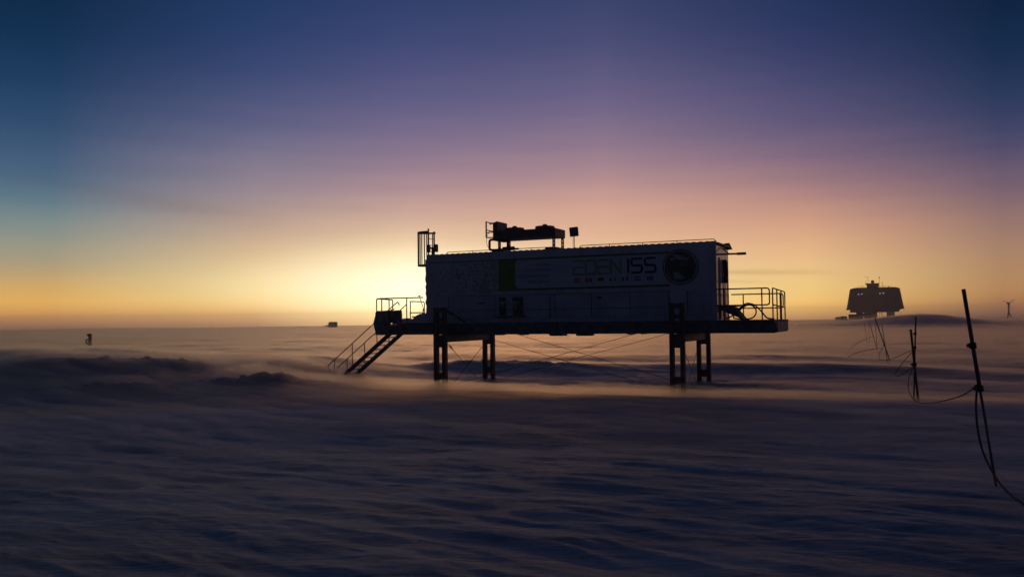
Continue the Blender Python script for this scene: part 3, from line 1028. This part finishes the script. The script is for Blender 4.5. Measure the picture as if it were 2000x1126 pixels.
# (base), (top)
pole((6.64, 12.0, .56), (6.30, 12.0, 3.10), .027, 'tall grey metal pole, nearest and thickest of the hand line', M['aluminium'], (.69, .455), low_r=.018)
pole((11.95, 25.5, .25), (11.79, 25.5, 2.32), .034, 'short thick dark pole crossing a thinner one, second along the hand line', M['bamboo'], (.50,))
pole((11.85, 25.5, .80), (11.95, 25.5, 2.70), .022, 'thin upright cane leaning against the short thick dark pole', M['bamboo'], (.52, .73))
pole((19.76, 45, .10), (18.95, 45, 2.62), .026, 'slanting dark pole, longer of the crossed pair in the middle of the hand line', M['bamboo'], (.42,))
pole((19.46, 45, 1.0), (19.30, 45, 2.30), .018, 'shorter cane of the crossed pair in the middle of the hand line', M['bamboo'])
pole((25.4, 60, .2), (24.9, 60, 2.20), .019, 'faint slanting pole behind the middle pair of the hand line', M['bamboo'], (.55,))
pole((25.35, 60, .5), (25.3, 60, 2.1), .015, 'faint upright cane behind the middle pair of the hand line', M['bamboo'])
pole((32.9, 80, .3), (32.7, 80, 2.0), .017, 'most distant leaning pole of the hand line, blurred by drifting snow', M['bamboo'])
pole((33.1, 80, .3), (33.1, 80, 1.9), .014, 'most distant upright cane of the hand line, blurred by drifting snow', M['bamboo'])

GR = 'ropes of the hand line'
tubething('hand_rope', spline([(6.41, 11.93, 1.77), (6.37, 11.9, 1.5), (6.27, 11.7, 1.25), (6.15, 11.4, 1.03), (5.95, 10.9, .9), (5.64, 10.1, .8), (5.34, 9.3, .79), (5.17, 8.8, .81), (4.88, 8.0, .74), (4.6, 7.0, .55), (4.5, 6.4, .50)], 8), .014, M['rope'],
          'thick rope dropping from the nearest pole to the snow at the right edge', 'rope', GR)
tubething('hand_rope', spline([(6.41, 11.95, 1.77), (7.26, 13.8, 1.5), (8.23, 16, 1.22), (8.99, 18, 0.96), (9.69, 20, 0.71), (10.39, 22, 0.51), (10.99, 23.7, 0.43), (11.31, 24.7, 0.59), (11.49, 25.1, 0.81), (11.65, 25.3, 1.05), (11.86, 25.42, 1.28)], 10), .012, M['rope'],
          'sagging rope from the nearest pole to the short thick dark pole', 'rope', GR)
tubething('hand_rope', spline([(11.87, 25.45, 1.27), (11.59, 25.45, 1.07), (11.36, 25.45, .96), (11.28, 25.45, 1.02), (11.43, 25.45, 1.25), (11.63, 25.45, 1.49), (11.85, 25.45, 1.7)], 8), .010, M['rope'],
          'rope loop hanging left of the short thick dark pole', 'rope', GR)
tubething('hand_rope', spline([(11.87, 25.55, 1.71), (13.15, 29, 1.45), (15.45, 35, 1.0), (17.29, 40, .66), (18.68, 43.8, .48), (18.94, 44.6, .55), (19.1, 44.9, .81), (19.31, 44.95, 1.05)], 8), .011, M['rope'],
          'long thin rope from the thin cane to the middle pair of poles', 'rope', GR)
tubething('hand_rope', spline([(19.32, 45.0, 1.05), (19.1, 46, .92), (18.75, 47, .72), (18.6, 48, .4)], 6), .012, M['rope'],
          'short rope end falling left from the middle pair of poles', 'rope', GR)
tubething('hand_rope', spline([(25.1, 60, 1.3), (24.6, 60.5, 1.0), (24.1, 61, .6), (23.8, 61.5, .2)], 6), .012, M['rope'],
          'faint rope end falling left from the poles behind the middle pair', 'rope', GR)

# marker on the left beyond the drift
mk = empty('marker_post', (-50.6, 103, hz(-50.6, 103)))
tag(mk, 'lone snow-crusted marker post with a capped top and a coil at its foot', 'marker post')
mk.scale = (.8, .8, .85)
zb_ = .62 - hz(-50.6, 103)
MB().tube(spline([(.06, 0, -1.0), (.06, 0, zb_ + .25), (.10, 0, zb_ + .55), (.02, 0, zb_ + 1.0), (-.02, 0, zb_ + 1.25)], 5), .27, 8, .20).build('post', M['tarp'], mk, smooth=True)
MB().lathe((-.03, 0, zb_ + 1.12), [(.20, -.06), (.34, .03), (.34, .20), (.22, .29)], 12).build('cap', M['black'], mk)
MB().tube([(.12, 0, zb_ + .6), (.32, 0, zb_ + .98)], .10, 6).build('side_bracket', M['black'], mk)
MB().tube([(-.24 + .30 * math.cos(q), .05, zb_ + .30 + .32 * math.sin(q)) for q in np.linspace(0, 6.2832, 21)[:-1]], .10, 6, closed=True).build('coil', M['black'], mk, smooth=True)

# ------------------------------------------------------------------ far buildings
stn = empty('research_station', (206.7, 490, 0), -R(21))
tag(stn, 'big dark research station on stilts with sloping walls and a domed roof house', 'research station')
hz0 = hz(206.7, 490)
def ring_hull(secs, n=None):
    """secs: list of (x0,x1,y0,y1,z,corner) -> closed hull with chamfered corners"""
    vs, fs = [], []
    for x0, x1, y0, y1, z, c in secs:
        vs += [(x0 + c, y0, z), (x1 - c, y0, z), (x1, y0 + c, z), (x1, y1 - c, z), (x1 - c, y1, z), (x0 + c, y1, z), (x0, y1 - c, z), (x0, y0 + c, z)]
    m_ = 8
    for i_ in range(len(secs) - 1):
        for k_ in range(m_):
            fs.append((i_ * m_ + k_, i_ * m_ + (k_ + 1) % m_, (i_ + 1) * m_ + (k_ + 1) % m_, (i_ + 1) * m_ + k_))
    fs.append(tuple(range(m_ - 1, -1, -1)))
    fs.append(tuple((len(secs) - 1) * m_ + k_ for k_ in range(m_)))
    return MB().add(vs, fs)
ring_hull([(-15.3, 15.3, 0, 60, 6.3, 1.0), (-14.7, 14.7, .5, 59.5, 8.6, 1.0), (-13.1, 13.3, 2, 58, 17.6, .9), (-12.9, 13.1, 2.2, 57.8, 18.1, .9), (-10.3, 11.0, 4, 56, 18.75, .9)]).build('hull', M['station'], stn)
ring_hull([(-13.2, 12.4, 1, 58, 4.6, .8), (-13.0, 13.2, .6, 59, 6.32, .8)]).build('underbody', M['station_dark'], stn)
for k_ in range(4):
    for x0 in (8.0, -4.2):
        MB().box(x0, x0 + 2.2, 3 + k_ * 15, 5 + k_ * 15, hz0 - 2, 4.7).build('leg', M['station_dark'], stn)
MB().box(-9.8, 1.2, 6, 30, hz0 - 2, 4.7).build('garage_block', M['station_dark'], stn)
MB().box(-14.2, -9.5, 6, 26, hz0 - 2, 3.35).box(-14.0, -9.5, 5.5, 26.5, 3.35, 3.5).build('garage_annex', M['station_dark'], stn)
rh = MB().box(-3.7, 2.6, 10, 22, 18.4, 21.0).box(-4.4, 2.9, 9.5, 22.5, 21.0, 21.35).build('roof_house', M['station_dark'], stn)
bm = bmesh.new()
bmesh.ops.create_icosphere(bm, subdivisions=3, radius=.98)
me = bpy.data.meshes.new('radome'); bm.to_mesh(me); bm.free(); me.materials.append(M['station_dark'])
for p_ in me.polygons:
    p_.use_smooth = True
ro = link(bpy.data.objects.new('radome', me)); ro.parent = rh; ro.location = (-.6, 14, 22.35)
for x, z0_, z1_, ball, arm in ((-3.1, 21.2, 25.4, 0, -1.9), (-4.3, 20.5, 23.0, 0, 0), (3.0, 19.5, 24.8, .34, .5), (4.6, 18.6, 21.4, .28, 0), (-6.3, 18.4, 20.0, .18, 0), (5.4, 18.5, 19.9, 0, 0), (-7.8, 18.3, 19.1, .15, 0), (8.0, 18.5, 19.2, .36, 0)):
    am = MB().tube([(x, 14, z0_), (x, 14, z1_)], .09, 6)
    if ball:
        am.lathe((x, 14, z1_), [(ball * .6, -ball), (ball, 0), (ball * .6, ball)], 10)
    if arm:
        am.tube([(x, 14, z1_ - .2), (x + arm, 14, z1_ - .1)], .06, 5)
    am.build('antenna_mast', M['station_dark'], stn)
rr_ = MB()
for x in np.arange(-9, 10, 1.5):
    rr_.tube([(x, 5, 18.6), (x, 5, 19.5)], .05, 5)
rr_.tube([(-9, 5, 19.5), (9, 5, 19.5)], .05, 5)
rr_.build('roof_railing', M['station_dark'], stn)
for x, z in ((-8.6, 14.9), (-6.85, 15.05), (2.75, 15.15), (4.5, 15.3)):
    yy = 1.5
    MB().box(x - .33, x + .33, yy - .12, yy + .3, z - .26, z + .26).build('lit_window', M['lamp'], stn)
for x, z in ((-6.1, 4.15), (-4.05, 4.12), (-6.1, 1.62), (-4.05, 1.60)):
    MB().box(x - .2, x + .2, 5.7, 6.1, z - .2, z + .2).build('lit_window', M['lamp'], stn)
sm = MB()
sm.box(1.6, 4.0, 7.5, 9.5, 3.9, 4.1)
sm.bar((3.6, 8, 4.0), (5.2, 8, hz0 - .6), .22, .22); sm.bar((2.6, 8, 4.0), (2.4, 8, hz0 - .6), .18, .18)
sm.build('outside_stairs', M['station_dark'], stn)

def hut(name, x, y, w, dpt, h, label, m, rail_=False, z=None):
    z = hz(x, y) if z is None else z
    e = empty(name, (x, y, z))
    tag(e, label, 'hut')
    MB().box(-w / 2, w / 2, 0, dpt, -1.5, h).build('hut_body', m, e, bevel=.12)
    MB().tube([(-w * .18, 1, h - .1), (-w * .18, 1, h + .38)], .18, 6, .05).build('chimney', m, e)
    return e
h1 = hut('field_hut', -108.7, 520, 4.9, 3, 2.0, 'small lone box-shaped hut on the hazy horizon left of the container stairs', M['station_dark'], z=.8)
MB().hexa([(-4.6, 0, -.8), (-2.3, 0, -.8), (-4.6, 2, -.8), (-2.3, 2, -.8), (-4.5, 0, -.4), (-2.3, 0, .5), (-4.5, 2, -.4), (-2.3, 2, .5)]).build('snow_tail', M['snowcrust'], h1)
hut('storage_hut', 171.4, 450, 2.3, 4, 1.25, 'lower of two small huts left of the research station', M['station_dark'], z=.85)
hut('storage_hut', 174.0, 450, 2.1, 4, 1.45, 'slightly taller hut with a stack, next to the research station', M['station_dark'], z=1.0)

wt = empty('wind_turbine', (403.7, 700, hz(403.7, 700)))
tag(wt, 'small distant wind turbine with a flared tripod tower at the right edge', 'wind turbine')
zz = -hz(403.7, 700)
MB().tube([(0, 0, zz + 1.8), (0, 0, zz + 11.3)], .62, 10, .5).build('tower', M['station_dark'], wt)
for q in (R(200), R(320), R(80)):
    MB().tube([(0.3 * math.cos(q), .3 * math.sin(q), zz + 4.0), (1.1 * math.cos(q), 1.1 * math.sin(q), zz + 1.2), (3.3 * math.cos(q), 3.3 * math.sin(q), zz - 2.6)], .35, 6).build('leg', M['station_dark'], wt)
MB().tube([(0, -1.2, zz + 11.3), (0, 1.5, zz + 11.3)], .62, 10).build('nacelle', M['station_dark'], wt)
for q in (R(38), R(158), R(278)):
    c_, s_ = math.cos(q), math.sin(q)
    MB().tube([(0, -1.3, zz + 11.3), (1.5 * c_, -1.35, zz + 11.3 + 1.5 * s_), (5.6 * c_, -1.4, zz + 11.3 + 5.6 * s_)], .38, 6, .10).build('blade', M['station_dark'], wt)

# ------------------------------------------------------------------ dusk sky (radiance by compass direction and height)
w = bpy.data.worlds.new('World')
sc.world = w
w.use_nodes = True
nt = w.node_tree
nt.nodes.clear()
def nd(t, **kw):
    n_ = nt.nodes.new(t)
    for k_, v_ in kw.items():
        setattr(n_, k_, v_)
    return n_
def mth(op, a_, b_=None, clamp=False):
    n_ = nd('ShaderNodeMath', operation=op, use_clamp=clamp)
    for i_, q in enumerate((a_, b_)):
        if q is None:
            continue
        if isinstance(q, (int, float)):
            n_.inputs[i_].default_value = q
        else:
            nt.links.new(q, n_.inputs[i_])
    return n_.outputs[0]
tc = nd('ShaderNodeTexCoord')
sep = nd('ShaderNodeSeparateXYZ')
nt.links.new(tc.outputs['Generated'], sep.inputs[0])
sx, sy, sz = sep.outputs
el = mth('MULTIPLY', mth('ARCSINE', sz), 180 / math.pi)
az = mth('MULTIPLY', mth('ARCTAN2', sx, sy), 180 / math.pi)
EL0, EL1 = -2.0, 60.0
# faint uneven banding of thin ice cloud near the horizon
mpn = nd('ShaderNodeMapping')
mpn.inputs['Scale'].default_value = (3.0, 3.0, 42.0)
nt.links.new(tc.outputs['Generated'], mpn.inputs['Vector'])
nzn = nd('ShaderNodeTexNoise')
nzn.inputs['Scale'].default_value = 1.6
nzn.inputs['Detail'].default_value = 4
nt.links.new(mpn.outputs['Vector'], nzn.inputs['Vector'])
wob = mth('MULTIPLY', mth('SUBTRACT', nzn.outputs['Fac'], .5), 1.1)
elw = mth('ADD', el, mth('MULTIPLY', wob, mth('MULTIPLY', el, .12, True)))
fac = mth('DIVIDE', mth('SUBTRACT', elw, EL0), EL1 - EL0, True)

COLS = SKY_TABLE = [
 # azimuth, [(elevation, sRGB), ...]
 (-28.2, [(-.2,(130,92,70)),(.45,(200,142,80)),(1.05,(238,178,88)),(2.0,(238,186,102)),(2.9,(196,166,120)),(4.06,(172,160,134)),(5.6,(142,150,142)),(7.05,(108,130,140)),(8.5,(84,106,130)),(10.0,(72,92,122)),(13,(47,70,104)),(15.8,(34,54,86)),(18.6,(27,45,73)),(28,(17,29,50)),(58,(14,18,34))]),
 (-16.6, [(-.3,(150,108,78)),(.35,(205,148,85)),(.98,(246,200,120)),(1.9,(253,228,165)),(3.0,(246,218,160)),(4.25,(228,196,150)),(5.2,(214,180,146)),(6.5,(184,158,146)),(7.51,(170,147,146)),(9.1,(148,133,146)),(10.7,(124,117,141)),(13.9,(80,85,125)),(17,(52,67,109)),(20,(40,60,99)),(30,(24,38,66)),(58,(14,18,34))]),
 (-6.8, [(-.4,(215,160,95)),(.3,(250,215,135)),(.9,(255,245,190)),(1.9,(255,252,225)),(3.0,(255,247,214)),(4.28,(253,234,186)),(5.2,(245,212,168)),(6.4,(222,182,154)),(7.65,(196,156,150)),(9.3,(166,136,146)),(11,(139,118,142)),(14.3,(98,95,135)),(17.5,(68,74,118)),(20.6,(52,66,107)),(30,(29,41,70)),(58,(14,18,34))]),
 (6.1, [(-.6,(190,135,85)),(.2,(240,190,110)),(.9,(253,222,145)),(1.9,(253,226,165)),(3.0,(248,214,160)),(4.13,(240,200,155)),(5.4,(232,186,150)),(6.5,(222,172,147)),(7.5,(212,162,146)),(9.2,(184,144,145)),(10.84,(152,125,142)),(14.1,(110,100,136)),(17.3,(82,81,121)),(20.4,(61,70,109)),(30,(31,41,70)),(58,(14,18,34))]),
 (19.0, [(-.7,(130,92,75)),(.1,(214,156,82)),(.6,(236,182,100)),(1.3,(250,206,122)),(2.3,(252,213,142)),(3.77,(240,190,136)),(5.4,(224,170,135)),(7,(196,146,131)),(8.6,(161,123,130)),(10.15,(128,105,128)),(11.7,(105,92,123)),(13.3,(85,82,120)),(16.3,(58,62,102)),(19.3,(42,54,92)),(29,(24,33,58)),(58,(14,18,34))]),
 (29.7, [(-.8,(105,72,60)),(-.1,(128,88,64)),(.5,(180,126,74)),(1.8,(198,150,100)),(3.3,(181,140,108)),(4.8,(168,129,112)),(6.27,(146,113,112)),(7.8,(120,98,114)),(9.2,(91,81,109)),(10.6,(70,72,105)),(12.1,(53,62,94)),(14.9,(35,49,79)),(17.7,(25,39,64)),(28,(15,26,46)),(58,(14,18,34))]),
]
EDGE_L = (-80, [(0,(80,64,58)),(3,(92,80,74)),(8,(62,66,80)),(20,(30,38,56)),(58,(14,18,34))])
EDGE_R = (95, [(0,(150,104,76)),(3,(180,132,106)),(8,(130,100,106)),(14,(66,60,84)),(22,(24,32,52)),(58,(14,18,34))])
REAR = (180, [(0,(38,36,46)),(4,(45,42,52)),(10,(41,40,51)),(25,(29,30,42)),(58,(14,18,34))])
def clear(e_):
    """how much brighter the sky is above the haze than through it"""
    d_ = min(2500.0, (HAZE_TOP - 2.75) / math.sin(R(max(e_, .35))))
    T = math.exp(-HAZE_D * d_)
    return T
HAZE_ADD = (.30, .155, .06)
FINE = np.concatenate([np.linspace(EL0, 13, 19), np.linspace(14.2, 24, 8), [30, 40, 50, 60]])
def ramp(stops):
    n_ = nd('ShaderNodeValToRGB')
    cr_ = n_.color_ramp
    cr_.interpolation = 'LINEAR'
    els = cr_.elements
    ee = np.array([e_ for e_, _ in stops], float)
    cc = np.array([c_ for _, c_ in stops], float)
    # smooth curve through the measured heights
    g = np.linspace(EL0 - 6, 66, 1441)
    v = np.stack([np.interp(g, ee, cc[:, k_]) for k_ in range(3)], 1)
    wd = .25 + .11 * np.clip(g, 0, 14)
    sm_ = np.empty((len(FINE), 3))
    for i_, e_ in enumerate(FINE):
        s_ = .25 + .10 * min(max(e_, 0), 14)
        q = np.exp(-.5 * ((g - e_) / s_) ** 2)
        sm_[i_] = (v * q[:, None]).sum(0) / q.sum()
    for i_, e_ in enumerate(FINE):
        p_ = (e_ - EL0) / (EL1 - EL0)
        if i_ == 0:
            q = els[0]
        elif i_ == len(FINE) - 1:
            q = els[len(els) - 1]
        else:
            q = els.new(p_)
        q.position = p_
        T_ = clear(e_)
        q.color = (*[max(x * .25, (x - (1 - T_) * (.48 * x + ad_)) / T_) for x, ad_ in zip([c_ * (1 + .62 * math.exp(-(max(e_, 0) / 1.1) ** 2)) for c_ in s2l(sm_[i_])], HAZE_ADD)], 1)
    nt.links.new(fac, n_.inputs['Fac'])
    return n_.outputs['Color']
def mix(f_, a_, b_):
    n_ = nd('ShaderNodeMix', data_type='RGBA')
    nt.links.new(f_, n_.inputs['Factor'])
    nt.links.new(a_, n_.inputs['A'])
    nt.links.new(b_, n_.inputs['B'])
    return n_.outputs['Result']
def band(a0, a1, src):
    n_ = nd('ShaderNodeMapRange', clamp=True, interpolation_type='SMOOTHERSTEP' if a1 - a0 > 30 else 'LINEAR')
    nt.links.new(src, n_.inputs['Value'])
    n_.inputs['From Min'].default_value = a0
    n_.inputs['From Max'].default_value = a1
    return n_.outputs['Result']
seq = [EDGE_L] + COLS + [EDGE_R]
cur = ramp(seq[0][1])
for (a0, _), (a1, st_) in zip(seq, seq[1:]):
    cur = mix(band(a0, a1, az), cur, ramp(st_))
absaz = mth('ABSOLUTE', az)
cur = mix(band(95, 160, absaz), cur, ramp(REAR[1]))
# two faint bars of thin cloud
def streak(a0, a1, e0, e1, wd, seed):
    tt = mth('DIVIDE', mth('SUBTRACT', az, a0), a1 - a0)
    mid_ = mth('ADD', e0, mth('MULTIPLY', tt, e1 - e0))
    dd = mth('DIVIDE', mth('SUBTRACT', mth('ADD', el, mth('MULTIPLY', wob, .55)), mid_), wd)
    g_ = mth('EXPONENT', mth('MULTIPLY', mth('MULTIPLY', dd, dd), -1.0))
    c_ = mth('MULTIPLY', mth('SUBTRACT', tt, .5), 2.0)
    wn = mth('SUBTRACT', 1.0, mth('MULTIPLY', c_, c_), True)
    return mth('MULTIPLY', g_, wn)
def darken(cur_, f_, k_):
    n_ = nd('ShaderNodeMix', data_type='RGBA', blend_type='MULTIPLY')
    nt.links.new(f_, n_.inputs['Factor'])
    nt.links.new(cur_, n_.inputs['A'])
    n_.inputs['B'].default_value = (*k_, 1)
    return n_.outputs['Result']
cur = darken(cur, streak(10.0, 21.0, 3.05, 2.75, .16, 1), (.84, .80, .78))
cur = darken(cur, streak(9.0, 17.5, 2.45, 2.25, .10, 1), (.90, .87, .86))
cur = darken(cur, streak(-31, -14, 8.6, 6.4, .55, 2), (.93, .90, .88))
# the bright core of the afterglow, just under the horizon
da = mth('DIVIDE', mth('SUBTRACT', az, -6.5), 17.0)
de = mth('DIVIDE', mth('SUBTRACT', el, 1.6), 4.6)
gl = mth('POWER', mth('SUBTRACT', 1.0, mth('ADD', mth('MULTIPLY', da, da), mth('MULTIPLY', de, de)), True), 2.5)
gm = nd('ShaderNodeMix', data_type='RGBA', blend_type='ADD')
gm.inputs['Factor'].default_value = 1
gc = nd('ShaderNodeMix', data_type='RGBA', blend_type='MIX')
gc.inputs['A'].default_value = (0, 0, 0, 1)
gc.inputs['B'].default_value = (.5, .36, .22, 1)
nt.links.new(gl, gc.inputs['Factor'])
nt.links.new(cur, gm.inputs['A'])
nt.links.new(gc.outputs['Result'], gm.inputs['B'])
cur = gm.outputs['Result']
bg = nd('ShaderNodeBackground')
bg.inputs['Strength'].default_value = 1.0
out = nd('ShaderNodeOutputWorld')
nt.links.new(cur, bg.inputs['Color'])
nt.links.new(bg.outputs[0], out.inputs['Surface'])

# ------------------------------------------------------------------ lamp added for the afterglow's warm light, low behind the container
GLOW_EL, GLOW_AZ = R(.9), R(-1)
ld_ = bpy.data.lights.new('afterglow_lamp', 'SUN')
ld_.energy = .155
ld_.angle = R(15)
ld_.color = (1.0, .44, .15)
lo = link(bpy.data.objects.new('afterglow_lamp', ld_))
to_glow = Vector((math.sin(GLOW_AZ) * math.cos(GLOW_EL), math.cos(GLOW_AZ) * math.cos(GLOW_EL), math.sin(GLOW_EL)))
lo.rotation_euler = to_glow.to_track_quat('Z', 'Y').to_euler()
lo.location = (0, 60, 30)

# ------------------------------------------------------------------ camera
cam = bpy.data.cameras.new('camera')
cam.sensor_width = 36
cam.lens = 1680 / 2000 * 36
cam.clip_start = .1
cam.clip_end = 9000
co = link(bpy.data.objects.new('camera', cam))
rot = Matrix.Rotation(math.pi / 2 + R(2.08), 4, 'X') @ Matrix.Rotation(R(-.7), 4, 'Z')
co.matrix_world = Matrix.Translation((0, 0, 2.75)) @ rot
sc.camera = co

sc.render.engine = 'CYCLES'
cy = sc.cycles
cy.use_denoising = True
try:
    cy.denoiser = 'OPENIMAGEDENOISE'
    cy.denoising_prefilter = 'ACCURATE'
    cy.denoising_input_passes = 'RGB_ALBEDO_NORMAL'
except Exception:
    pass
cy.use_adaptive_sampling = False
cy.max_bounces = 8
cy.diffuse_bounces = 3
cy.glossy_bounces = 2
cy.volume_bounces = 2
cy.transparent_max_bounces = 8
cy.sample_clamp_indirect = 4
vs = sc.view_settings
vs.view_transform = 'Standard'
vs.look = 'None'
vs.exposure = 0
vs.gamma = 1
